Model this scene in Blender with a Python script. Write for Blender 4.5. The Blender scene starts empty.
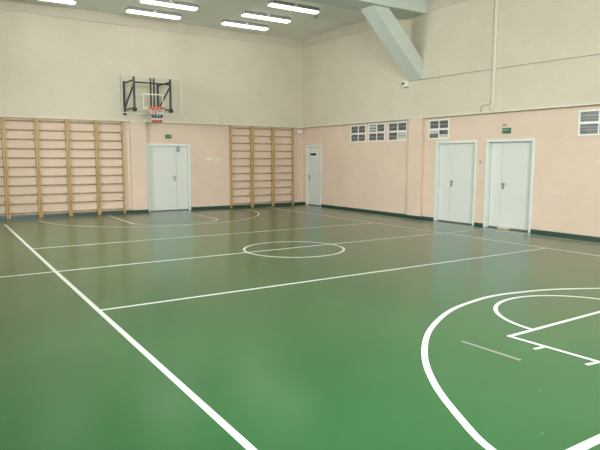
import bpy, bmesh, math, random
from mathutils import Vector, Matrix
random.seed(4)
S = 0.9                       # metres per layout unit
scene = bpy.context.scene
COL = scene.collection

# ---------------------------------------------------------------- materials
def mat(name, col, rough=0.6, spec=0.5, metal=0.0, noise=0.0, nscale=6.0, bump=0.0, bscale=40.0, emit=None, estr=0.0):
    m = bpy.data.materials.new(name); m.use_nodes = True
    nt = m.node_tree; b = nt.nodes['Principled BSDF']
    b.inputs['Base Color'].default_value = (*col, 1)
    b.inputs['Roughness'].default_value = rough
    b.inputs['Metallic'].default_value = metal
    b.inputs['Specular IOR Level'].default_value = spec
    tc = nt.nodes.new('ShaderNodeTexCoord')
    if noise:
        n = nt.nodes.new('ShaderNodeTexNoise'); n.inputs['Scale'].default_value = nscale; n.inputs['Detail'].default_value = 4
        r = nt.nodes.new('ShaderNodeMapRange'); r.inputs['From Min'].default_value = .3; r.inputs['From Max'].default_value = .7
        r.inputs['To Min'].default_value = 1 - noise; r.inputs['To Max'].default_value = 1 + noise
        mx = nt.nodes.new('ShaderNodeMix'); mx.data_type = 'RGBA'; mx.blend_type = 'MULTIPLY'; mx.inputs[0].default_value = 1
        mx.inputs[6].default_value = (*col, 1)
        nt.links.new(tc.outputs['Object'], n.inputs['Vector']); nt.links.new(n.outputs['Fac'], r.inputs['Value'])
        nt.links.new(r.outputs['Result'], mx.inputs[7]); nt.links.new(mx.outputs[2], b.inputs['Base Color'])
    if bump:
        n2 = nt.nodes.new('ShaderNodeTexNoise'); n2.inputs['Scale'].default_value = bscale; n2.inputs['Detail'].default_value = 3
        bp = nt.nodes.new('ShaderNodeBump'); bp.inputs['Strength'].default_value = bump; bp.inputs['Distance'].default_value = .01
        nt.links.new(tc.outputs['Object'], n2.inputs['Vector']); nt.links.new(n2.outputs['Fac'], bp.inputs['Height'])
        nt.links.new(bp.outputs['Normal'], b.inputs['Normal'])
    if emit:
        b.inputs['Emission Color'].default_value = (*emit, 1); b.inputs['Emission Strength'].default_value = estr
    return m

def brick_wall_mat(name, col, axis):
    """painted brickwork: faint courses under thick paint"""
    m = mat(name, col, rough=0.75, spec=0.25)
    nt = m.node_tree; b = nt.nodes['Principled BSDF']
    tc = nt.nodes.new('ShaderNodeTexCoord'); sp = nt.nodes.new('ShaderNodeSeparateXYZ'); cb = nt.nodes.new('ShaderNodeCombineXYZ')
    nt.links.new(tc.outputs['Object'], sp.inputs[0])
    nt.links.new(sp.outputs[axis], cb.inputs[0]); nt.links.new(sp.outputs[2], cb.inputs[1])
    br = nt.nodes.new('ShaderNodeTexBrick'); br.inputs['Scale'].default_value = 1
    br.inputs['Brick Width'].default_value = .26; br.inputs['Row Height'].default_value = .075
    br.inputs['Mortar Size'].default_value = .006; br.inputs['Mortar Smooth'].default_value = .6
    c1 = tuple(min(1, c * 1.015) for c in col); c2 = tuple(c * .985 for c in col); c3 = tuple(c * .945 for c in col)
    br.inputs['Color1'].default_value = (*c1, 1); br.inputs['Color2'].default_value = (*c2, 1); br.inputs['Mortar'].default_value = (*c3, 1)
    nt.links.new(cb.outputs[0], br.inputs['Vector'])
    n = nt.nodes.new('ShaderNodeTexNoise'); n.inputs['Scale'].default_value = 1.2; n.inputs['Detail'].default_value = 5
    nt.links.new(tc.outputs['Object'], n.inputs['Vector'])
    r = nt.nodes.new('ShaderNodeMapRange'); r.inputs['From Min'].default_value = .3; r.inputs['From Max'].default_value = .7
    r.inputs['To Min'].default_value = .965; r.inputs['To Max'].default_value = 1.035
    nt.links.new(n.outputs['Fac'], r.inputs['Value'])
    mx = nt.nodes.new('ShaderNodeMix'); mx.data_type = 'RGBA'; mx.blend_type = 'MULTIPLY'; mx.inputs[0].default_value = 1
    nt.links.new(br.outputs['Color'], mx.inputs[6]); nt.links.new(r.outputs['Result'], mx.inputs[7])
    nt.links.new(mx.outputs[2], b.inputs['Base Color'])
    bp = nt.nodes.new('ShaderNodeBump'); bp.inputs['Strength'].default_value = .25; bp.inputs['Distance'].default_value = .004; bp.invert = True
    nt.links.new(br.outputs['Fac'], bp.inputs['Height']); nt.links.new(bp.outputs['Normal'], b.inputs['Normal'])
    return m

CREAM = (0.605, 0.555, 0.455)
PEACH = (0.68, 0.54, 0.44)
M = {}
M['cream_x'] = brick_wall_mat('cream painted brick', CREAM, 0)
M['cream_y'] = brick_wall_mat('cream painted brick side', CREAM, 1)
M['peach_x'] = brick_wall_mat('peach painted brick', PEACH, 0)
M['peach_y'] = brick_wall_mat('peach painted brick side', PEACH, 1)
M['ceiling'] = mat('ceiling paint', (0.80, 0.82, 0.79), .85, .2, noise=.03, nscale=1.5)
M['frieze'] = mat('frieze paint', (0.55, 0.50, 0.42), .8, .2, noise=.03, nscale=2)
M['beam'] = mat('pale grey green beam paint', (0.56, 0.61, 0.56), .6, .3, noise=.02, nscale=3)
M['ledge'] = mat('pale duct and lit edge paint', (0.66, 0.625, 0.53), .5)  # duct and socket colour, also paints the lit edge of the overhang
M['base'] = mat('dark green skirting paint', (0.022, 0.055, 0.042), .35, noise=.1, nscale=3)
M['door'] = mat('white door paint', (0.64, 0.66, 0.63), .35, .4, noise=.012, nscale=3)
M['frame'] = mat('white frame paint', (0.67, 0.71, 0.68), .4, .4)
M['gap'] = mat('painted gap shade', (0.10, 0.11, 0.10), .8)  # dark colour painted in for the shade below the door leaves
M['metal'] = mat('brushed metal', (0.35, 0.34, 0.31), .35, metal=.8)
M['greyplate'] = mat('grey plate', (0.33, 0.33, 0.31), .5)
M['white'] = mat('white plastic', (0.78, 0.79, 0.74), .4)
M['line'] = mat('white court paint', (0.53, 0.57, 0.55), .35, noise=.05, nscale=3)
M['tape'] = mat('worn grey tape', (0.165, 0.19, 0.15), .5, noise=.15, nscale=9)
M['black'] = mat('black plastic', (0.015, 0.015, 0.017), .4)
M['navy'] = mat('dark navy steel paint', (0.022, 0.028, 0.05), .35, noise=.05)
M['orange'] = mat('orange rim paint', (0.62, 0.135, 0.035), .4, noise=.05)
M['net_white'] = mat('white net cord', (0.75, 0.76, 0.74), .8)
M['net_blue'] = mat('navy net cord', (0.05, 0.07, 0.14), .8)
M['net_red'] = mat('red net cord', (0.55, 0.06, 0.05), .8)
M['sign'] = mat('green sign', (0.03, 0.12, 0.065), .4)
M['sign_pale'] = mat('pale green sign band', (0.2, 0.42, 0.28), .4)
M['pane'] = mat('dark pane', (0.115, 0.12, 0.115), .25, noise=.35, nscale=7)
M['pane_pale'] = mat('pale pane', (0.50, 0.52, 0.47), .25, noise=.1, nscale=7)
M['slat'] = mat('grey slat', (0.27, 0.28, 0.26), .5)
M['cable'] = mat('pale grey cable', (0.42, 0.41, 0.36), .6)
M['wedge'] = mat('raw wood strip', (0.58, 0.50, 0.33), .6, noise=.1)
M['housing'] = mat('grey lamp housing', (0.30, 0.31, 0.29), .5)
M['lamp'] = mat('lit lamp diffuser', (0.9, 0.9, 0.86), .5, emit=(1.0, 0.94, 0.84), estr=4.5)
M['lamp_side'] = mat('lit lamp diffuser side', (0.9, 0.9, 0.86), .5, emit=(1.0, 0.95, 0.86), estr=3.0)

def wood(name, col):
    m = bpy.data.materials.new(name); m.use_nodes = True
    nt = m.node_tree; b = nt.nodes['Principled BSDF']; b.inputs['Roughness'].default_value = .42
    tc = nt.nodes.new('ShaderNodeTexCoord'); mp = nt.nodes.new('ShaderNodeMapping'); mp.inputs['Scale'].default_value = (14, 14, 1.3)
    n = nt.nodes.new('ShaderNodeTexNoise'); n.inputs['Scale'].default_value = 2; n.inputs['Detail'].default_value = 5
    cr = nt.nodes.new('ShaderNodeValToRGB')
    cr.color_ramp.elements[0].position = .3; cr.color_ramp.elements[0].color = (*[c * .72 for c in col], 1)
    cr.color_ramp.elements[1].position = .7; cr.color_ramp.elements[1].color = (*[min(1, c * 1.18) for c in col], 1)
    nt.links.new(tc.outputs['Object'], mp.inputs[0]); nt.links.new(mp.outputs[0], n.inputs['Vector'])
    nt.links.new(n.outputs['Fac'], cr.inputs[0]); nt.links.new(cr.outputs[0], b.inputs['Base Color'])
    return m
M['wood'] = wood('varnished pine', (0.47, 0.30, 0.11))
M['wood_rung'] = wood('pine rung', (0.45, 0.31, 0.14))

def floor_mat():
    m = bpy.data.materials.new('green sports floor'); m.use_nodes = True
    nt = m.node_tree; b = nt.nodes['Principled BSDF']
    tc = nt.nodes.new('ShaderNodeTexCoord')
    n = nt.nodes.new('ShaderNodeTexNoise'); n.inputs['Scale'].default_value = .7; n.inputs['Detail'].default_value = 6
    cr = nt.nodes.new('ShaderNodeValToRGB')
    cr.color_ramp.elements[0].position = .3; cr.color_ramp.elements[0].color = (0.019, 0.081, 0.026, 1)
    cr.color_ramp.elements[1].position = .72; cr.color_ramp.elements[1].color = (0.023, 0.094, 0.031, 1)
    nt.links.new(tc.outputs['Object'], n.inputs['Vector']); nt.links.new(n.outputs['Fac'], cr.inputs[0])
    # small pale scuffs
    v = nt.nodes.new('ShaderNodeTexVoronoi'); v.inputs['Scale'].default_value = 1.6
    lt = nt.nodes.new('ShaderNodeMath'); lt.operation = 'LESS_THAN'; lt.inputs[1].default_value = .012
    mu = nt.nodes.new('ShaderNodeMath'); mu.operation = 'MULTIPLY'; mu.inputs[1].default_value = .3
    mx = nt.nodes.new('ShaderNodeMix'); mx.data_type = 'RGBA'; mx.inputs[7].default_value = (.35, .5, .35, 1)
    nt.links.new(tc.outputs['Object'], v.inputs['Vector']); nt.links.new(v.outputs['Distance'], lt.inputs[0])
    nt.links.new(lt.outputs[0], mu.inputs[0]); nt.links.new(mu.outputs[0], mx.inputs[0])
    nt.links.new(cr.outputs[0], mx.inputs[6]); nt.links.new(mx.outputs[2], b.inputs['Base Color'])
    b.inputs['Roughness'].default_value = .3
    b.inputs['IOR'].default_value = 1.16
    b.inputs['Coat Weight'].default_value = .72; b.inputs['Coat Roughness'].default_value = .17; b.inputs['Coat IOR'].default_value = 1.33
    return m
M['floor'] = floor_mat()

def glass_mat(name, tint, amount):
    m = bpy.data.materials.new(name); m.use_nodes = True
    nt = m.node_tree; nt.nodes.remove(nt.nodes['Principled BSDF'])
    out = nt.nodes['Material Output']
    tr = nt.nodes.new('ShaderNodeBsdfTransparent'); tr.inputs[0].default_value = (*tint, 1)
    gl = nt.nodes.new('ShaderNodeBsdfGlossy'); gl.inputs['Roughness'].default_value = .03
    mx = nt.nodes.new('ShaderNodeMixShader'); mx.inputs[0].default_value = amount
    nt.links.new(tr.outputs[0], mx.inputs[1]); nt.links.new(gl.outputs[0], mx.inputs[2]); nt.links.new(mx.outputs[0], out.inputs[0])
    return m
M['board_glass'] = glass_mat('clear board', (.985, .99, .985), .02)
M['win_glass'] = glass_mat('window glass', (.95, .97, .97), .05)
M['board_edge'] = mat('pale board edge', (0.60, 0.66, 0.58), .4)
M['board_mark'] = mat('white board marking', (0.72, 0.71, 0.63), .5)

# ---------------------------------------------------------------- mesh helper
class MB:
    def __init__(s): s.bm = bmesh.new(); s.mats = []
    def _mi(s, m):
        if m not in s.mats: s.mats.append(m)
        return s.mats.index(m)
    def _tag(s, old, m, smooth=False):
        i = s._mi(m)
        for f in s.bm.faces:
            if f not in old: f.material_index = i; f.smooth = smooth
    def box(s, x0, x1, y0, y1, z0, z1, m, bevel=0.0):
        x0, x1 = sorted((x0, x1)); y0, y1 = sorted((y0, y1)); z0, z1 = sorted((z0, z1))
        old = set(s.bm.faces)
        r = bmesh.ops.create_cube(s.bm, size=1)
        for v in r['verts']:
            v.co = Vector((x0 + (v.co.x + .5) * (x1 - x0), y0 + (v.co.y + .5) * (y1 - y0), z0 + (v.co.z + .5) * (z1 - z0)))
        if bevel:
            es = list({e for v in r['verts'] for e in v.link_edges})
            bmesh.ops.bevel(s.bm, geom=es, offset=bevel, segments=2, affect='EDGES', profile=.5)
        s._tag(old, m); return s
    def prism(s, pts, vec, m):
        old = set(s.bm.faces)
        a = [s.bm.verts.new(p) for p in pts]; b = [s.bm.verts.new(Vector(p) + Vector(vec)) for p in pts]
        n = len(pts); s.bm.faces.new(a); s.bm.faces.new(b[::-1])
        for i in range(n): s.bm.faces.new((a[i], b[i], b[(i + 1) % n], a[(i + 1) % n]))
        bmesh.ops.recalc_face_normals(s.bm, faces=[f for f in s.bm.faces if f not in old])
        s._tag(old, m); return s
    def tube(s, pts, r, m, seg=10, closed=False):
        old = set(s.bm.faces); P = [Vector(p) for p in pts]; n = len(P); rings = []
        up = None
        for i, p in enumerate(P):
            if closed: t = P[(i + 1) % n] - P[i - 1]
            else: t = P[min(i + 1, n - 1)] - P[max(i - 1, 0)]
            t.normalize()
            if up is None: up = t.orthogonal().normalized()
            up = (up - t * up.dot(t)).normalized(); w = t.cross(up)
            rings.append([s.bm.verts.new(p + r * (math.cos(2 * math.pi * k / seg) * up + math.sin(2 * math.pi * k / seg) * w)) for k in range(seg)])
        for i in range(n if closed else n - 1):
            a, b = rings[i], rings[(i + 1) % n]
            for k in range(seg): s.bm.faces.new((a[k], a[(k + 1) % seg], b[(k + 1) % seg], b[k]))
        if not closed:
            s.bm.faces.new(rings[0][::-1]); s.bm.faces.new(rings[-1])
        s._tag(old, m, True); return s
    def strip(s, pts, w, z, m, closed=False, h=.0015):
        """painted line on the floor following pts (x,y), width w"""
        old = set(s.bm.faces); P = [Vector((p[0], p[1], 0)) for p in pts]; n = len(P); L = []
        for i, p in enumerate(P):
            if closed: t = P[(i + 1) % n] - P[i - 1]
            else: t = P[min(i + 1, n - 1)] - P[max(i - 1, 0)]
            t.normalize(); nrm = Vector((-t.y, t.x, 0)) * (w / 2)
            L.append([s.bm.verts.new((q.x, q.y, zz)) for q, zz in ((p + nrm, z), (p - nrm, z), (p - nrm, z + h), (p + nrm, z + h))])
        for i in range(n if closed else n - 1):
            a, b = L[i], L[(i + 1) % n]
            for k in range(4): s.bm.faces.new((a[k], a[(k + 1) % 4], b[(k + 1) % 4], b[k]))
        if not closed:
            s.bm.faces.new(L[0]); s.bm.faces.new(L[-1][::-1])
        bmesh.ops.recalc_face_normals(s.bm, faces=[f for f in s.bm.faces if f not in old])
        s._tag(old, m); return s
    def xf(s, fn):
        for v in s.bm.verts: v.co = Vector(fn(*v.co))
        bmesh.ops.recalc_face_normals(s.bm, faces=s.bm.faces)
        return s
    def build(s, name, parent=None, o=None):
        if o is None: o = Vector(parent['o']) if parent is not None and 'o' in parent else Vector((0, 0, 0))
        o = Vector(o)
        for v in s.bm.verts: v.co = (v.co - o) * S
        me = bpy.data.meshes.new(name); s.bm.to_mesh(me); s.bm.free()
        for m in s.mats: me.materials.append(M[m])
        ob = bpy.data.objects.new(name, me); COL.objects.link(ob)
        if parent is not None: ob.parent = parent
        else: ob.location = o * S
        ORG[ob.name] = o
        return ob
ORG = {}

def tag(o, label, cat=None, group=None, kind=None):
    o['label'] = label
    if cat: o['category'] = cat
    if group: o['group'] = group
    if kind: o['kind'] = kind
    return o
def empty(name, o):
    e = bpy.data.objects.new(name, None); COL.objects.link(e); e.location = Vector(o) * S; e.empty_display_size = .1
    ORG[e.name] = Vector(o); return e
def part(mb, name, parent, label=None):
    ob = mb.build(name, parent, ORG[parent.name])
    if label: ob['label'] = label
    return ob

# ---------------------------------------------------------------- room dimensions (layout units)
XR, YB, XL, YF = 6.414, 9.363, -6.62, -10.7
D = 0.12
H1, HF, HC = 3.045, 6.10, 6.42
T = 0.35

floor = MB().box(XL - T, XR + T, YF - T, YB + T, -.2, 0, 'floor').build('floor')
tag(floor, 'glossy green gym floor painted with white court lines', 'floor', kind='structure')
ceil = MB().box(XL - T, XR + T, YF - T, YB + T, HC, HC + .2, 'ceiling').build('ceiling')
tag(ceil, 'dim grey green ceiling above the gym', 'ceiling', kind='structure')

# door openings (outer frame edges)
DB = (0.06, 1.62, 2.335)                    # back wall x0,x1,top
DC = (8.05, 9.12, 2.365)                    # right wall corner door
DM = (0.675, 2.178, 2.345)
DR = (-1.105, 0.365, 2.35)

w = MB()
# lower storey with the door opening, upper storey standing proud of it, pilaster
for a, b, z0 in ((XL, DB[0], 0), (DB[0], DB[1], DB[2]), (DB[1], XR + T, 0)):
    w.box(a, b, YB, YB + T, z0, H1, 'peach_x')
w.box(XL, XR, YB - D, YB + T, H1, HC, 'cream_x')
w.box(-.51, .022, YB - D, YB, 0, H1, 'peach_x')
tag(w.build('wall_back'), 'back wall with peach lower storey and overhanging cream upper storey', 'wall', kind='structure')

w = MB()
WIN = [(5.42, 6.28, 2.405, 2.995), (4.44, 5.30, 2.41, 3.0), (3.405, 4.31, 2.405, 3.0), (1.69, 2.495, 2.415, 2.98), (-3.16, -2.205, 2.37, 2.945)]
cuts = [(DC[0], DC[1], 0, DC[2]), (DM[0], DM[1], 0, DM[2]), (DR[0], DR[1], 0, DR[2])]
def holes_y(mb, y0, y1, z0, z1, x0, x1, holes, m):
    ys = sorted({y0, y1, *[h[0] for h in holes], *[h[1] for h in holes]})
    for a, b in zip(ys, ys[1:]):
        mid = (a + b) / 2; hs = sorted([(h[2], h[3]) for h in holes if h[0] < mid < h[1]])
        z = z0
        for p, q in hs:
            if p > z: mb.box(x0, x1, a, b, z, p, m)
            z = max(z, q)
        if z < z1: mb.box(x0, x1, a, b, z, z1, m)
holes_y(w, YF, YB, 0, H1, XR, XR + T, cuts + WIN, 'peach_y')
w.box(XR - D, XR + T, YF, YB - D, H1, HC, 'cream_y')
w.box(XR - D, XR, 2.66, 3.22, 0, H1, 'peach_y')
tag(w.build('wall_right'), 'right wall with peach lower storey and cream upper storey above a pilaster', 'wall', kind='structure')

# daylight windows of the unseen left wall
LW = [(-8.9, -6.1, 2.6, 5.6), (-5.3, -2.5, 2.6, 5.6), (-1.7, 1.1, 2.6, 5.6), (2.6, 5.4, 2.6, 5.6)]
w = MB(); holes_y(w, YF, YB + T, 0, HC, XL - T, XL, LW, 'cream_y')
tag(w.build('wall_left'), 'cream left wall with a row of tall daylight windows', 'wall', kind='structure')
FWN = [(-5.7, -3.1, 2.2, 5.6), (-2.3, .3, 2.2, 5.6), (1.1, 3.7, 2.2, 5.6)]
w = MB(); holes_y(w, XL - T, XR + T, 0, HC, YF - T, YF, FWN, 'cream_x')
w.xf(lambda x, y, z: (y, x, z))
tag(w.build('wall_front'), 'cream front wall behind the viewer with three tall daylight windows', 'wall', kind='structure')

n_win = 0
# ---------------------------------------------------------------- small inner windows of the right wall
PAT = [('dd', 'dd', 0), ('sd', 'dd', 0), ('dd', 'dp', 0), ('dd', 'qr', 0), ('bb', 'cc', 0)]
WLAB = ['small four-pane white window nearest the plaqued corner door', 'middle white window of the three left of the pilaster',
        'small four-pane white window beside the left edge of the pilaster', 'small white window above the double door next to the pilaster',
        'small white window at the far right past both double doors']
for i, (y0, y1, z0, z1) in enumerate(WIN):
    n_win += 1
    f = .038; ym = (y0 + y1) / 2; zm = (z0 + z1) / 2
    root = empty('window_%d' % n_win, (XR, ym, z0)); tag(root, WLAB[i], 'window', kind='structure')
    fr = MB()
    xa, xb = XR - .02, XR + .06
    fr.box(xa, xb, y0, y0 + f, z0, z1, 'white'); fr.box(xa, xb, y1 - f, y1, z0, z1, 'white')
    fr.box(xa, xb, y0 + f, y1 - f, z0, z0 + f, 'white'); fr.box(xa, xb, y0 + f, y1 - f, z1 - f, z1, 'white')
    part(fr, 'frame', root)
    mu = MB(); mu.box(xa + .005, xb, y0 + f, y1 - f, zm - .028, zm + .028, 'white')
    mu.box(xa + .012, xb, ym - .014, ym + .014, z0 + f, zm - .028, 'white'); mu.box(xa + .012, xb, ym - .014, ym + .014, zm + .028, z1 - f, 'white')
    part(mu, 'mullion', root)
    rows = PAT[i]
    for rI in range(2):
        for cI in range(2):
            k = rows[rI][cI]
            pz0, pz1 = (zm + .028, z1 - f) if rI == 0 else (z0 + f, zm - .028)
            py0, py1 = (ym + .014, y1 - f) if cI == 0 else (y0 + f, ym - .014)     # first column is the left one seen from the room
            pb = MB().box(XR + .016, XR + .034, py0, py1, pz0, pz1, 'pane_pale' if k in 'pqr' else 'pane')
            po = part(pb, 'pane', root, 'pale pane' if k == 'p' else None)
            h = pz1 - pz0
            sl = {'d': [(.5, .02)], 's': [(.30, .07), (.74, .07)], 'q': [], 'r': [], 'p': [(.5, .025)], 'b': [(.62, .05), (.30, .02)], 'c': [(.42, .02), (.7, .02)]}[k]
            if sl:
                sb = MB()
                for t, hh in sl: sb.box(XR + .006, XR + .017, py0, py1, pz0 + h * t - hh / 2, pz0 + h * t + hh / 2, 'slat' if k != 's' else 'pane_pale')
                part(sb, 'slat', po)
            if k == 'r':
                part(MB().box(XR + .006, XR + .017, py0, py1, pz0 + h * .45, pz1, 'pane'), 'blind', po)
            if k == 'q':
                part(MB().box(XR + .006, XR + .017, py0, py1, pz0, pz0 + h * .55, 'pane'), 'blind', po)

# big daylight windows in the left wall
for i, (y0, y1, z0, z1) in enumerate(LW):
    n_win += 1
    root = empty('window_%d' % n_win, (XL, (y0 + y1) / 2, z0))
    tag(root, 'tall daylight window of the left wall, %s from the front wall' % ('first', 'second', 'third', 'fourth')[i], 'window', kind='structure')
    fr = MB(); f = .09; xa, xb = XL - .22, XL - .10
    fr.box(xa, xb, y0, y0 + f, z0, z1, 'white'); fr.box(xa, xb, y1 - f, y1, z0, z1, 'white')
    fr.box(xa, xb, y0 + f, y1 - f, z0, z0 + f, 'white'); fr.box(xa, xb, y0 + f, y1 - f, z1 - f, z1, 'white')
    fr.box(xa, xb, (y0 + y1) / 2 - .05, (y0 + y1) / 2 + .05, z0 + f, z1 - f, 'white')
    part(fr, 'frame', root)
    for s_ in (0, 1):
        a = y0 + f if s_ == 0 else (y0 + y1) / 2 + .05; b = (y0 + y1) / 2 - .05 if s_ == 0 else y1 - f
        part(MB().box(XL - .17, XL - .155, a, b, z0 + f, z1 - f, 'win_glass'), 'pane', root)

for i, (y0, y1, z0, z1) in enumerate(FWN):
    n_win += 1
    sw = lambda x, y, z: (y, x, z)
    root = empty('window_%d' % n_win, ((y0 + y1) / 2, YF, z0))
    tag(root, ('tall daylight window of the front wall nearest the left wall', 'middle tall daylight window of the front wall', 'tall daylight window of the front wall nearest the right wall')[i], 'window', kind='structure')
    fr = MB(); f = .09; xa, xb = YF - .22, YF - .10
    fr.box(xa, xb, y0, y0 + f, z0, z1, 'white'); fr.box(xa, xb, y1 - f, y1, z0, z1, 'white')
    fr.box(xa, xb, y0 + f, y1 - f, z0, z0 + f, 'white'); fr.box(xa, xb, y0 + f, y1 - f, z1 - f, z1, 'white')
    fr.box(xa, xb, (y0 + y1) / 2 - .05, (y0 + y1) / 2 + .05, z0 + f, z1 - f, 'white')
    part(fr.xf(sw), 'frame', root)
    for s_ in (0, 1):
        a = y0 + f if s_ == 0 else (y0 + y1) / 2 + .05; b = (y0 + y1) / 2 - .05 if s_ == 0 else y1 - f
        part(MB().box(YF - .17, YF - .155, a, b, z0 + f, z1 - f, 'win_glass').xf(sw), 'pane', root)

# ---------------------------------------------------------------- trims
w = MB(); w.box(XL, XR - D, YB - D - .012, YB - D, H1 - .004, H1 + .035, 'ledge')  # pale strip paints the light caught on the overhang's lower edge
tag(w.build('lit_edge_trim_1'), 'thin painted lit edge under the cream storey of the back wall', 'trim', kind='structure')
w = MB(); w.box(XR - D - .012, XR - D, YF, YB - D - .012, H1 - .004, H1 + .035, 'ledge')  # same painted edge light along the right wall overhang
tag(w.build('lit_edge_trim_2'), 'thin painted lit edge under the cream storey of the right wall', 'trim', kind='structure')
w = MB()
w.box(XL, -3.13, YB - D - .02, YB - D, HF + .01, HC, 'frieze'); w.box(-3.13, -.53, YB - D - .045, YB - D, HF, HC, 'frieze')
w.box(-.53, XR - D, YB - D - .02, YB - D, HF - .005, HC, 'frieze')
tag(w.build('trim_3'), 'pinkish grey frieze band below the ceiling on the back wall', 'trim', kind='structure')
w = MB().box(XR - D - .02, XR - D, YF, YB - D - .02, HF - .005, HC, 'frieze')
tag(w.build('trim_4'), 'pinkish grey frieze band below the ceiling on the right wall', 'trim', kind='structure')

# ceiling beam and its diagonal strut
BY0, BY1, BZ = 2.56, 3.42, 6.04
tag(MB().box(XL, XR - D - .02, BY0, BY1, BZ, HC, 'beam').build('beam'), 'pale grey green beam crossing below the ceiling', 'beam', kind='structure')
w = MB(); xw = XR - D
w.prism([(xw, 2.72, 4.20), (xw, 2.72, 4.775), (4.955, 2.72, BZ), (4.36, 2.72, BZ)], (0, .55, 0), 'beam')
tag(w.build('diagonal_strut'), 'pale grey green diagonal strut rising from right wall to ceiling beam', 'strut', kind='structure')

# skirting
bh, bd = .095, .018
w = MB()
w.box(XL, -.51, YB - bd, YB, 0, bh, 'base'); w.box(-.51 - bd, .022 + bd, YB - D - bd, YB - D, 0, bh, 'base')
w.box(-.51 - bd, -.51, YB - D, YB - bd, 0, bh, 'base')
w.box(DB[1], XR - bd, YB - bd, YB, 0, bh, 'base')
tag(w.build('baseboard_back'), 'dark green baseboard along the back wall', 'baseboard', kind='structure')
w = MB()
for a, b in ((DC[1], YB - bd), (3.22 + bd, DC[0]), (DM[1], 2.66 - bd), (DR[1], DM[0]), (YF, DR[0])):
    w.box(XR - bd, XR, a, b, 0, bh, 'base')
w.box(XR - D - bd, XR - D, 2.66 - bd, 3.22 + bd, 0, bh, 'base')
w.box(XR - D, XR, 2.66 - bd, 2.66, 0, bh, 'base'); w.box(XR - D, XR, 3.22, 3.22 + bd, 0, bh, 'base')
tag(w.build('baseboard_right'), 'dark green baseboard along the right wall', 'baseboard', kind='structure')

# ---------------------------------------------------------------- doors
def door(n, label, u0, u1, top, back, fw, recess, split=None, handle_u=None, handle_z=1.17, hdir=1):
    """u along the wall, v out of the wall into the room"""
    if back: mp = lambda u, v, z: (u, YB - v, z); o = ((u0 + u1) / 2, YB, 0)
    else: mp = lambda u, v, z: (XR - v, u, z); o = (XR, (u0 + u1) / 2, 0)
    root = empty('door_%d' % n, o); tag(root, label, 'door', kind='structure')
    P = lambda mb, name, par=root, lab=None: part(mb.xf(mp), name, par, lab)
    f = MB()
    f.box(u0, u0 + fw, -recess - .05, .02, 0, top, 'frame', .006); f.box(u1 - fw, u1, -recess - .05, .02, 0, top, 'frame', .006)
    f.box(u0 + fw, u1 - fw, -recess - .05, .02, top - fw, top, 'frame', .006)
    P(f, 'frame')
    P(MB().box(u0 + fw, u1 - fw, -recess - .045, -recess + .012, 0, .022, 'gap'), 'gap_shade', lab='dark threshold strip')  # dark strip stands in for the shaded gap under the leaf
    g = .006; z0, z1 = .03, top - fw - g
    ranges = [(u0 + fw + g, u1 - fw - g)] if split is None else [(u0 + fw + g, split - g / 2), (split + g / 2, u1 - fw - g)]
    leaves = []
    for a, b in ranges:
        leaves.append(P(MB().box(a, b, -recess - .05, -recess, z0, z1, 'door', .008), 'leaf'))
    if split is not None:     # dark rebate behind the meeting stiles
        P(MB().box(split - .02, split + .02, -recess - .07, -recess - .052, z0, z1, 'greyplate'), 'rebate')
    main = max(leaves, key=lambda L: L.dimensions.x + L.dimensions.y)
    h = MB(); hu = handle_u
    h.box(hu - .024, hu + .024, -recess, -recess + .012, handle_z - .12, handle_z + .05, 'metal', .004)
    h.tube([(hu, -recess + .012, handle_z + .02), (hu, -recess + .06, handle_z + .02)], .013, 'metal')
    h.tube([(hu, -recess + .06, handle_z + .02), (hu + hdir * .09, -recess + .06, handle_z + .02)], .013, 'metal')
    h.tube([(hu, -recess + .012, handle_z - .09), (hu, -recess + .022, handle_z - .09)], .016, 'black')
    hm = h.xf(mp); ob = part(hm, 'handle', main, 'grey metal lever handle')
    return root, P, leaves, main

r1, P1, lv, mn = door(1, 'white double door in the back wall below the hoop', *DB, True, .075, .07, split=1.135, handle_u=1.06, hdir=-1)
P1(MB().box(1.145, 1.265, -.07, -.05, 2.06, 2.235, 'greyplate', .006), 'door_stop', r1, 'grey plate')
r2, P2, lv, mn = door(2, 'narrow single door with black plaque near the room corner', *DC, False, .075, .035, handle_u=8.93, hdir=-1, handle_z=1.14)
P2(MB().box(8.36, 8.86, -.033, -.02, 1.92, 2.075, 'white', .004), 'plaque', r2, 'white plaque with a black strip')
P2(MB().box(8.43, 8.83, -.02, -.014, 1.955, 2.045, 'black'), 'plaque_strip', r2, 'black strip')
r3, P3, lv, mn = door(3, 'white double door beside the pilaster in the right wall', *DM, False, .065, .09, split=1.69, handle_u=1.63, hdir=-1)
r4, P4, lv, mn = door(4, 'white double door under the green exit sign in right wall', *DR, False, .065, .12, split=-.06, handle_u=-.125, hdir=-1)

# ---------------------------------------------------------------- court markings (part of the floor)
LWD = .062
def line(name, pts, w=LWD, m='line', closed=False, label=None, z=.0005):
    ob = MB().strip(pts, w, z, m, closed).build(name, floor, (0, 0, 0))
    if label: ob['label'] = label
    return ob
def arc(cx, cy, r, a0, a1, n=72, ry=None):
    ry = ry or r
    return [(cx + r * math.cos(math.radians(a0 + (a1 - a0) * i / n)), cy + ry * math.sin(math.radians(a0 + (a1 - a0) * i / n))) for i in range(n + 1)]
AF, AB, EB, EF = -2.83, 2.66, 7.74, -7.92
VX = 4.5
TH = 5.5e-4
line('sideline', [(-4.545, EF), (-4.54, 0), (-4.51, EB)], .058, label='white left sideline')
line('sideline', [(VX, EF), (VX, EB + 1.3)], .055, label='white right sideline')
line('end_line', [(-VX, EB), (VX, EB)], .03, 'tape', label='faint back end line', z=.0003)
line('end_line', [(-VX, EF), (VX, EF)], .07, label='white near end line', z=.001)
line('centre_line', [(-6.08, -.06), (0, 0), (6.08, 0)], .05, label='white centre line', z=.001)
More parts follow.
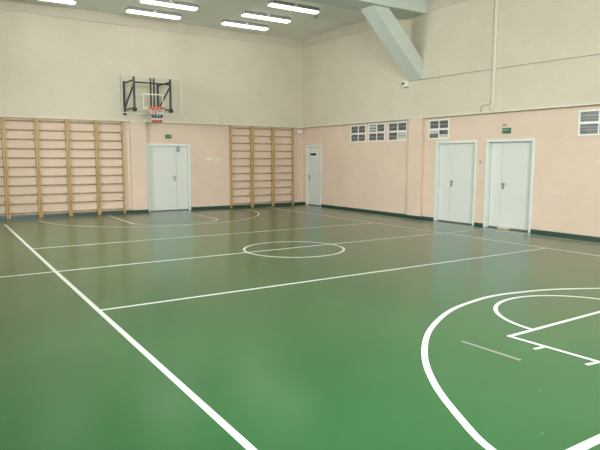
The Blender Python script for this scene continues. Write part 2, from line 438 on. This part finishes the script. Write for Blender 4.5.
line('attack_line', [(-4.53, -2.865), (VX, AF)], .05, label='white near attack line', z=.001)
line('attack_line', [(-4.50, 2.70), (VX, AB)], .045, label='white far attack line', z=.001)
line('outer_line', [(6.08, EF - 1.5), (6.08, EB + 1.2)], .045, label='white line close to the right wall')
line('centre_circle', arc(0, -.12, 1.02, 0, 360, 96)[:-1], .05, closed=True, label='white centre circle', z=.0015)
def threepoint(cx, yc, r, s):
    return [(cx - r, yc - s * 1.2)] + [(cx - r * math.cos(math.radians(t)), yc + s * r * math.sin(math.radians(t))) for t in range(0, 181, 3)] + [(cx + r, yc - s * 1.2)]
half = [(-3.36, -9.6), (-3.35, -8.6), (-3.325, -8.0), (-3.262, -7.616), (-3.12, -7.28), (-2.79, -6.69), (-2.345, -6.13), (-1.722, -5.593), (-.949, -5.17), (-.3, -5.0), (.12, -4.955)]
ctl = half + [(.24 - x, y) for x, y in half[-2::-1]]
def catmull(P, n=8):
    P = [P[0]] + P + [P[-1]]; out = []
    for i in range(1, len(P) - 2):
        for j in range(n):
            t = j / n; a, b, c, d = P[i - 1:i + 3]
            out.append(tuple(.5 * (2 * b[k] + (c[k] - a[k]) * t + (2 * a[k] - 5 * b[k] + 4 * c[k] - d[k]) * t * t + (3 * b[k] - a[k] - 3 * c[k] + d[k]) * t ** 3) for k in (0, 1)))
    return out + [P[-1]]
line('three_point_line', catmull(ctl), .06, label='white near three-point arc', z=.002)
line('three_point_line', threepoint(-.09, 8.38, 3.46, -1)[1:-1], .05, label='white far three-point arc', z=.002)
# near key
line('free_throw_line', [(-1.21, -6.2), (1.64, -6.165)], .048, label='white near free-throw line', z=.0025)
line('free_throw_arc', arc(.225, -6.19, 1.005, 0, 180), .05, label='white near free-throw arc', z=.003)
line('lane_line', [(-1.19, -6.2), (-1.14, -7.13), (-1.12, -9.9)], .045, label='white near lane line', z=.003)
line('lane_line', [(1.60, -6.19), (1.60, -9.9)], .06, label='white near lane line on the right', z=.003)
line('lane_mark', [(-1.33, -6.59), (-1.17, -6.605)], .04, label='short lane tick', z=.0035)
line('lane_mark', [(-1.31, -7.105), (-1.13, -7.125)], .04, label='short lane tick', z=.0035)
line('tape_strip', [(-1.735, -6.045), (-1.708, -6.71)], .048, 'tape', label='short worn grey tape strip', z=.002)
# far key
line('free_throw_line', [(-1.44, 5.95), (1.10, 5.95)], .05, 'tape', label='faint far free-throw line', z=.0025)
line('lane_line', [(-1.44, 5.92), (-1.44, 8.75)], .06, label='white far lane line', z=.003)
line('lane_line', [(1.08, 5.92), (1.08, 8.75)], .05, label='white far lane line on the right', z=.003)
line('free_throw_arc', arc(-.17, 6.35, 1.3, 180, 360), .05, label='white far free-throw arc', z=.0035)

# ---------------------------------------------------------------- wall bars
RZ = [.16 + .28 * i for i in range(11)]
def wall_bars(x0, x1, label, group):
    yb = YB; yf = YB - .115
    root = empty('wall_bars', ((x0 + x1) / 2, YB - .06, 0)); tag(root, label, 'wall bars', group)
    uw = .052
    for a in (x0 + .003, x1 - .003 - uw):
        b = MB().box(a, a + uw, yf, yb - .022, 0, H1 - .012, 'wood', .008)
        part(b, 'upright', root)
    for k, z in enumerate(RZ):
        y = yf + .045 if k < 10 else yf + .02
        pts = [(x0 + .03, y, z), (x1 - .03, y, z)]
        part(MB().tube(pts, .019, 'wood_rung', 10), 'rung', root)
    for z in (.5, 2.55):
        part(MB().box(x0 + .05, x0 + .11, yb - .022, yb, z, z + .05, 'wood_rung'), 'bracket', root)
        part(MB().box(x1 - .11, x1 - .05, yb - .022, yb, z, z + .05, 'wood_rung'), 'bracket', root)
    return root
G1, G2 = 'wall bars left of the double door', 'wall bars between the double door and the corner'
LX = [-5.14, -4.255, -3.36, -2.475, -1.59, -.735]
LL = ['wooden wall bars cut off by the left edge of the photo', 'first full section of wooden wall bars from the photo left edge',
      'wooden wall bars third section before the back pilaster', 'wooden wall bars second section before the back pilaster',
      'wooden wall bars right beside the back pilaster under the backboard']
for i in range(5): wall_bars(LX[i], LX[i + 1], LL[i], G1)
RX = [3.16, 4.075, 4.985, 5.925]
RL = ['wooden wall bars of the right-hand set nearest the back double door', 'middle wooden wall bars of the right-hand set of three',
      'wooden wall bars next to the room corner']
for i in range(3): wall_bars(RX[i], RX[i + 1], RL[i], G2)

# ---------------------------------------------------------------- basketball hoop
YBO, YW = 8.163, YB - D
hoop = empty('basketball_hoop', (-.09, YW, 3.23))
tag(hoop, 'glass basketball backboard with orange rim on dark steel wall brackets', 'basketball hoop')
bx0, bx1, bz0, bz1 = -1.09, .885, 3.235, 4.395
bd_ = MB().box(bx0 + .012, bx1 - .012, YBO, YBO + .02, bz0 + .012, bz1 - .012, 'board_glass')
board = part(bd_, 'backboard', hoop, 'clear glass backboard')
e = MB(); y0, y1 = YBO - .008, YBO + .03
e.box(bx0, bx0 + .018, y0, y1, bz0, bz1, 'greyplate'); e.box(bx1 - .018, bx1, y0, y1, bz0, bz1, 'board_edge')
e.box(bx0 + .018, bx1 - .018, y0, y1, bz0, bz0 + .016, 'board_edge'); e.box(bx0 + .018, bx1 - .018, y0, y1, bz1 - .016, bz1, 'board_edge')
part(e, 'board_edge', board, 'pale board edge')
t = MB(); cx = -.065; q = .33; ta, tb = 3.40, 3.865; lw = .028; yy0, yy1 = YBO - .004, YBO - .0005
t.box(cx - q, cx - q + lw, yy0, yy1, ta, tb, 'board_mark'); t.box(cx + q - lw, cx + q, yy0, yy1, ta, tb, 'board_mark')
t.box(cx - q + lw, cx + q - lw, yy0, yy1, tb - lw, tb, 'board_mark'); t.box(cx - q + lw, cx + q - lw, yy0, yy1, ta, ta + lw, 'board_mark')
part(t, 'target_square', board, 'white target square')
ya, yw = 8.235, YW - .03
bl, br_, wl, wr = -.65, .53, -.68, .452
for x, z0, z1 in ((wl, 3.28, 4.34), (wr, 3.5, 4.30)):
    part(MB().box(x - .03, x + .03, YW - .06, YW, z0, z1, 'navy', .006), 'wall_post', hoop)
for x in (bl, br_):
    part(MB().box(x - .03, x + .03, YBO + .03, YBO + .10, 3.335, 4.37, 'navy', .006), 'board_post', hoop)
    part(MB().tube([(x, YBO - .012, 3.36), (x, YBO + .13, 3.36)], .062, 'black', 14), 'bolt', hoop)
for a, b in ((wl, bl), (wr, br_)):
    part(MB().tube([(a, YW - .03, 4.27), (b, ya + .02, 4.27)], .026, 'navy'), 'upper_arm', hoop)
    part(MB().tube([(a, YW - .03, 3.41), (b, ya + .02, 3.41)], .024, 'navy'), 'lower_arm', hoop)
    part(MB().tube([(a, YW - .05, 3.45), (b, ya + .03, 4.12)], .028, 'navy'), 'brace', hoop)
part(MB().tube([(wl, YW - .05, 3.285), (wl, YW + .0, 3.285)], .045, 'black', 12), 'bolt', hoop)
part(MB().tube([(bl + .03, ya + .02, 4.205), (br_ - .03, ya + .02, 4.205)], .026, 'navy'), 'crossbar', hoop)
for x in (-.118, -.012):
    part(MB().box(x - .022, x + .022, YBO + .03, YBO + .09, 3.30, 4.36, 'navy', .004), 'hanger_bar', hoop)
# rim with its mount
RR, RC = .25, Vector((cx - .03, YBO - .17 - .25, 3.385))
rim = part(MB().tube([(RC.x + RR * math.cos(2 * math.pi * i / 40), RC.y + RR * math.sin(2 * math.pi * i / 40), RC.z) for i in range(40)], .024, 'orange', 10, True), 'rim', hoop, 'orange metal rim')
mt = MB(); mt.box(RC.x - .11, RC.x + .11, YBO - .022, YBO - .004, 3.235, 3.425, 'orange', .004)
mt.prism([(RC.x - .09, YBO - .022, RC.z + .02), (RC.x + .09, YBO - .022, RC.z + .02), (RC.x + .05, RC.y + RR - .01, RC.z + .012), (RC.x - .05, RC.y + RR - .01, RC.z + .012)], (0, 0, -.03), 'orange')
mt.tube([(RC.x - .08, YBO - .02, 3.27), (RC.x - .10, RC.y + RR * .9, RC.z - .01)], .012, 'orange'); mt.tube([(RC.x + .08, YBO - .02, 3.27), (RC.x + .10, RC.y + RR * .9, RC.z - .01)], .012, 'orange')
part(mt, 'rim_mount', rim, 'orange mounting plate')
# net: criss-cross cords in three coloured bands
net = MB(); nb = 12; zt, zb = RC.z - .02, 2.955
prof = lambda t: (.245 - .10 * min(1, t * 1.5)) if t < .66 else .145 + .012 * (t - .66)
for k in range(nb):
    for sgn in (1, -1):
        for (t0, t1, m_, r_) in ((0, .42, 'net_white', .006), (.42, .68, 'net_blue', .012), (.68, .84, 'net_white', .007), (.84, 1.0, 'net_red', .014)):
            pts = []
            for j in range(5):
                t_ = t0 + (t1 - t0) * j / 4; a = 2 * math.pi * (k + sgn * t_ * 2.0) / nb
                pts.append((RC.x + prof(t_) * math.cos(a), RC.y + prof(t_) * math.sin(a), zt + (zb - zt) * t_))
            net.tube(pts, r_, m_, 5)
part(net, 'net', hoop, 'white, navy and red cord net')

# ---------------------------------------------------------------- ceiling lights
def ceiling_light(x0, x1, y0, y1, label, group):
    o = ((x0 + x1) / 2, (y0 + y1) / 2, HC); root = empty('ceiling_light', o); tag(root, label, 'ceiling light', group)
    part(MB().box(x0 + .03, x1 - .03, y0 + .0, y1, HC - .095, HC, 'housing', .006), 'housing', root)
    part(MB().box(x0, x1, y0 + .012, y1 - .012, HC - .145, HC - .095, 'lamp_side', .008).box(x0 + .02, x1 - .02, y0 + .03, y1 - .03, HC - .148, HC - .13, 'lamp'), 'diffuser', root, 'lit white diffuser')
    part(MB().box(o[0] - .05, o[0] + .05, y0 - .02, y0, HC - .07, HC - .015, 'white', .004), 'clip', root)
    for x in (x0, x1):
        part(MB().box(x - .012, x + .012, y0 + .005, y1 - .005, HC - .10, HC - .02, 'housing', .003), 'end_cap', root)
GL = 'lit fluorescent ceiling lights'
for cxl, cyl, lab in ((-3.17, 8.08, 'lit ceiling light cut by the photo top edge, left of the hoop'),
                      (.02, 8.12, 'lit ceiling light above the backboard, nearest the back wall'),
                      (.04, 6.79, 'lit ceiling light above the backboard, second from the back wall'),
                      (3.14, 7.96, 'lit ceiling light nearest the back wall in the right-hand row'),
                      (3.20, 6.60, 'middle lit ceiling light of the right-hand row of three'),
                      (3.30, 5.11, 'lit ceiling light beside the small ceiling detector')):
    ceiling_light(cxl - .84, cxl + .84, cyl - .125, cyl + .125, lab, GL)

# ---------------------------------------------------------------- small wall things
def sign(o, back, wd, ht, label):
    root = empty('exit_sign', o); tag(root, label, 'exit sign')
    mp = (lambda u, v, z: (o[0] + u, YB - v, o[2] + z)) if back else (lambda u, v, z: (XR - v, o[1] + u, o[2] + z))
    part(MB().box(-wd / 2, wd / 2, 0, .05, 0, ht, 'sign', .006).xf(mp), 'sign_body', root)
    part(MB().box(-wd / 2 + .02, wd / 2 - .02, .05, .054, ht * .50, ht * .68, 'sign_pale').xf(mp), 'sign_band', root, 'pale green band')
    return root
sign((.83, YB, 2.525), True, .21, .125, 'small green exit sign above the back double door')
sign((XR, -.275, 2.50), False, .235, .135, 'small green exit sign above the right-hand wall door')
t_ = MB().box(XR - .03, XR, -.24, -.14, 2.70, 2.74, 'metal', .006).build('wall_hook', None, (XR, -.19, 2.72))
tag(t_, 'tiny dark hook on the wall just over the right exit sign', 'hook')
t_ = MB().box(XR - .025, XR, .50, .56, 1.72, 1.80, 'greyplate', .006).build('wall_switch', None, (XR, .53, 1.76))
tag(t_, 'tiny grey switch on the peach wall between two double doors', 'switch')
for x, lab in ((2.35, 'small white wall socket nearest the back double door'), (2.73, 'small white wall socket nearest the wall bars')):
    root = empty('wall_socket', (x, YB, 1.76)); tag(root, lab, 'socket', 'white sockets on the back wall')
    part(MB().box(x - .10, x + .10, YB - .022, YB, 1.755, 1.83, 'white', .006), 'cover_plate', root)
    for s_ in (-.05, .05):
        part(MB().tube([(x + s_, YB - .022, 1.792), (x + s_, YB - .026, 1.792)], .024, 'ledge', 12), 'outlet', root)

# sensor with its cable on the back ledge
root = empty('motion_sensor', (2.585, YW, 3.07)); tag(root, 'small white sensor at the ledge above the wall sockets', 'sensor')
part(MB().box(2.53, 2.64, YW - .09, YW - .013, 3.03, 3.115, 'white', .015), 'housing', root)
part(MB().tube([(2.59, YW - .012, 3.115), (2.59, YW - .012, 3.36)], .011, 'white', 8), 'cable', root)
# sensor in the corner
root = empty('motion_sensor', (6.19, YW - .02, 2.88)); tag(root, 'small white sensor in the room corner beside the wall bars', 'sensor')
part(MB().box(6.09, 6.27, YW - .05, YW + .06, 2.835, 2.93, 'white', .015), 'housing', root)
part(MB().tube([(6.2, YB - .012, 2.9), (6.2, YB - .012, 3.04)], .013, 'white', 8), 'cable', root)
part(MB().box(6.17, 6.23, YW + .06, YB, 2.87, 2.90, 'white'), 'bracket', root)
# camera under the strut foot
root = empty('security_camera', (xw, 3.38, 4.08)); tag(root, 'small white camera box with dark lens below the diagonal strut', 'camera')
part(MB().box(xw - .13, xw, 3.24, 3.42, 4.02, 4.19, 'white', .015), 'housing', root)
part(MB().tube([(xw - .10, 3.37, 4.125), (xw - .15, 3.37, 4.125)], .04, 'black', 14), 'lens', root, 'dark lens')
part(MB().box(xw - .12, xw - .02, 3.25, 3.39, 3.995, 4.02, 'greyplate'), 'foot', root)
# cables
c = MB().tube([(xw - .013, 3.28, 4.188), (xw - .013, .3, 4.165), (xw - .013, -3.0, 4.12), (xw - .013, -6.5, 4.07)], .010, 'cable', 8)
tag(c.build('wall_cable', None, (xw, 3.28, 4.188)), 'thin cable running level along the cream right wall', 'cable')
c = MB().box(xw - .05, xw - .0, .055, .135, H1 + .04, HF - .01, 'ledge', .008)
tag(c.build('cable_duct', None, (xw, .095, H1 + .04)), 'pale vertical cable duct on the upper right wall', 'cable duct')
c = MB().tube([(xw - .014, .16, HF - .01), (xw - .014, .16, 3.34), (xw - .014, .19, 3.285), (xw - .014, .26, 3.265), (xw - .014, .42, 3.25), (xw - .014, .47, 3.225), (xw - .014, .485, 3.18), (xw - .014, .485, 3.085)], .010, 'cable', 8)
tag(c.build('bent_cable', None, (xw, .17, 3.085)), 'thin grey cable beside the vertical duct, bending left at its foot', 'cable')
# ceiling detector
root = empty('smoke_detector', (4.60, 5.88, HC)); tag(root, 'small brownish detector on the ceiling near the right-hand lights', 'detector')
part(MB().box(4.51, 4.69, 5.80, 5.96, HC - .03, HC, 'frieze', .01), 'base', root)
part(MB().tube([(4.60, 5.88, HC - .03), (4.60, 5.88, HC - .075)], .06, 'greyplate', 16), 'head', root)
# strip of raw wood at the foot of the right double door
t_ = MB().box(XR - .02, XR + .10, -.42, -.10, 0.0, .036, 'wedge', .006)
tag(t_.build('wood_strip', None, (XR + .04, -.26, 0)), 'short yellowish wood strip at the foot of the right-hand double door', 'wood strip')

# ---------------------------------------------------------------- light
world = bpy.data.worlds.new('World'); scene.world = world; world.use_nodes = True
world.node_tree.nodes['Background'].inputs[0].default_value = (.75, .85, 1, 1)
world.node_tree.nodes['Background'].inputs[1].default_value = .6
def daylight(loc, d, w_, h_, e, col):
    ld = bpy.data.lights.new('daylight', 'AREA'); ld.shape = 'RECTANGLE'; ld.size = w_ * S; ld.size_y = h_ * S
    ld.energy = e; ld.color = col
    lo = bpy.data.objects.new('daylight', ld); COL.objects.link(lo)
    lo.location = Vector(loc) * S; lo.rotation_euler = Vector(d).to_track_quat('-Z', 'Y').to_euler()
DAY = (1.0, .965, .93)
for i, (y0, y1, z0, z1) in enumerate(LW):
    daylight((XL - T - 1.4, (y0 + y1) / 2, (z0 + z1) / 2 + 1.3), (1, -.08, -.45), 3.2, 3.6, (30, 90, 620, 1250)[i], DAY)
for i, (y0, y1, z0, z1) in enumerate(FWN):
    daylight(((y0 + y1) / 2, YF - T - 1.4, (z0 + z1) / 2 + .9), (0, 1, -.06), 3.2, 3.8, (1550, 1800, 150)[i], DAY)

# ---------------------------------------------------------------- camera
f, yaw, pitch, roll = 568.245, .5747462, .1164327, .0023798
cam = bpy.data.cameras.new('camera'); co = bpy.data.objects.new('camera', cam); COL.objects.link(co)
cam.sensor_fit = 'HORIZONTAL'; cam.sensor_width = 36; cam.lens = f * 36 / 600; cam.clip_start = .05
fw = Vector((math.sin(yaw) * math.cos(pitch), math.cos(yaw) * math.cos(pitch), -math.sin(pitch)))
r = Vector((math.cos(yaw), -math.sin(yaw), 0)); u = r.cross(fw)
r2 = math.cos(roll) * r + math.sin(roll) * u; u2 = -math.sin(roll) * r + math.cos(roll) * u
m4 = Matrix((r2, u2, -fw)).transposed().to_4x4(); m4.translation = Vector((-6.149288, -9.837862, 1.837684)) * S
co.matrix_world = m4
scene.camera = co

scene.view_settings.view_transform = 'Standard'; scene.view_settings.look = 'None'
scene.view_settings.gamma = 1; scene.view_settings.use_curve_mapping = False
scene.view_settings.exposure = 0.1
scene.cycles.use_denoising = True
scene.cycles.sample_clamp_indirect = 4.0
scene.cycles.use_adaptive_sampling = False
scene.cycles.max_bounces = 10; scene.cycles.diffuse_bounces = 6
scene.cycles.caustics_reflective = False; scene.cycles.caustics_refractive = False
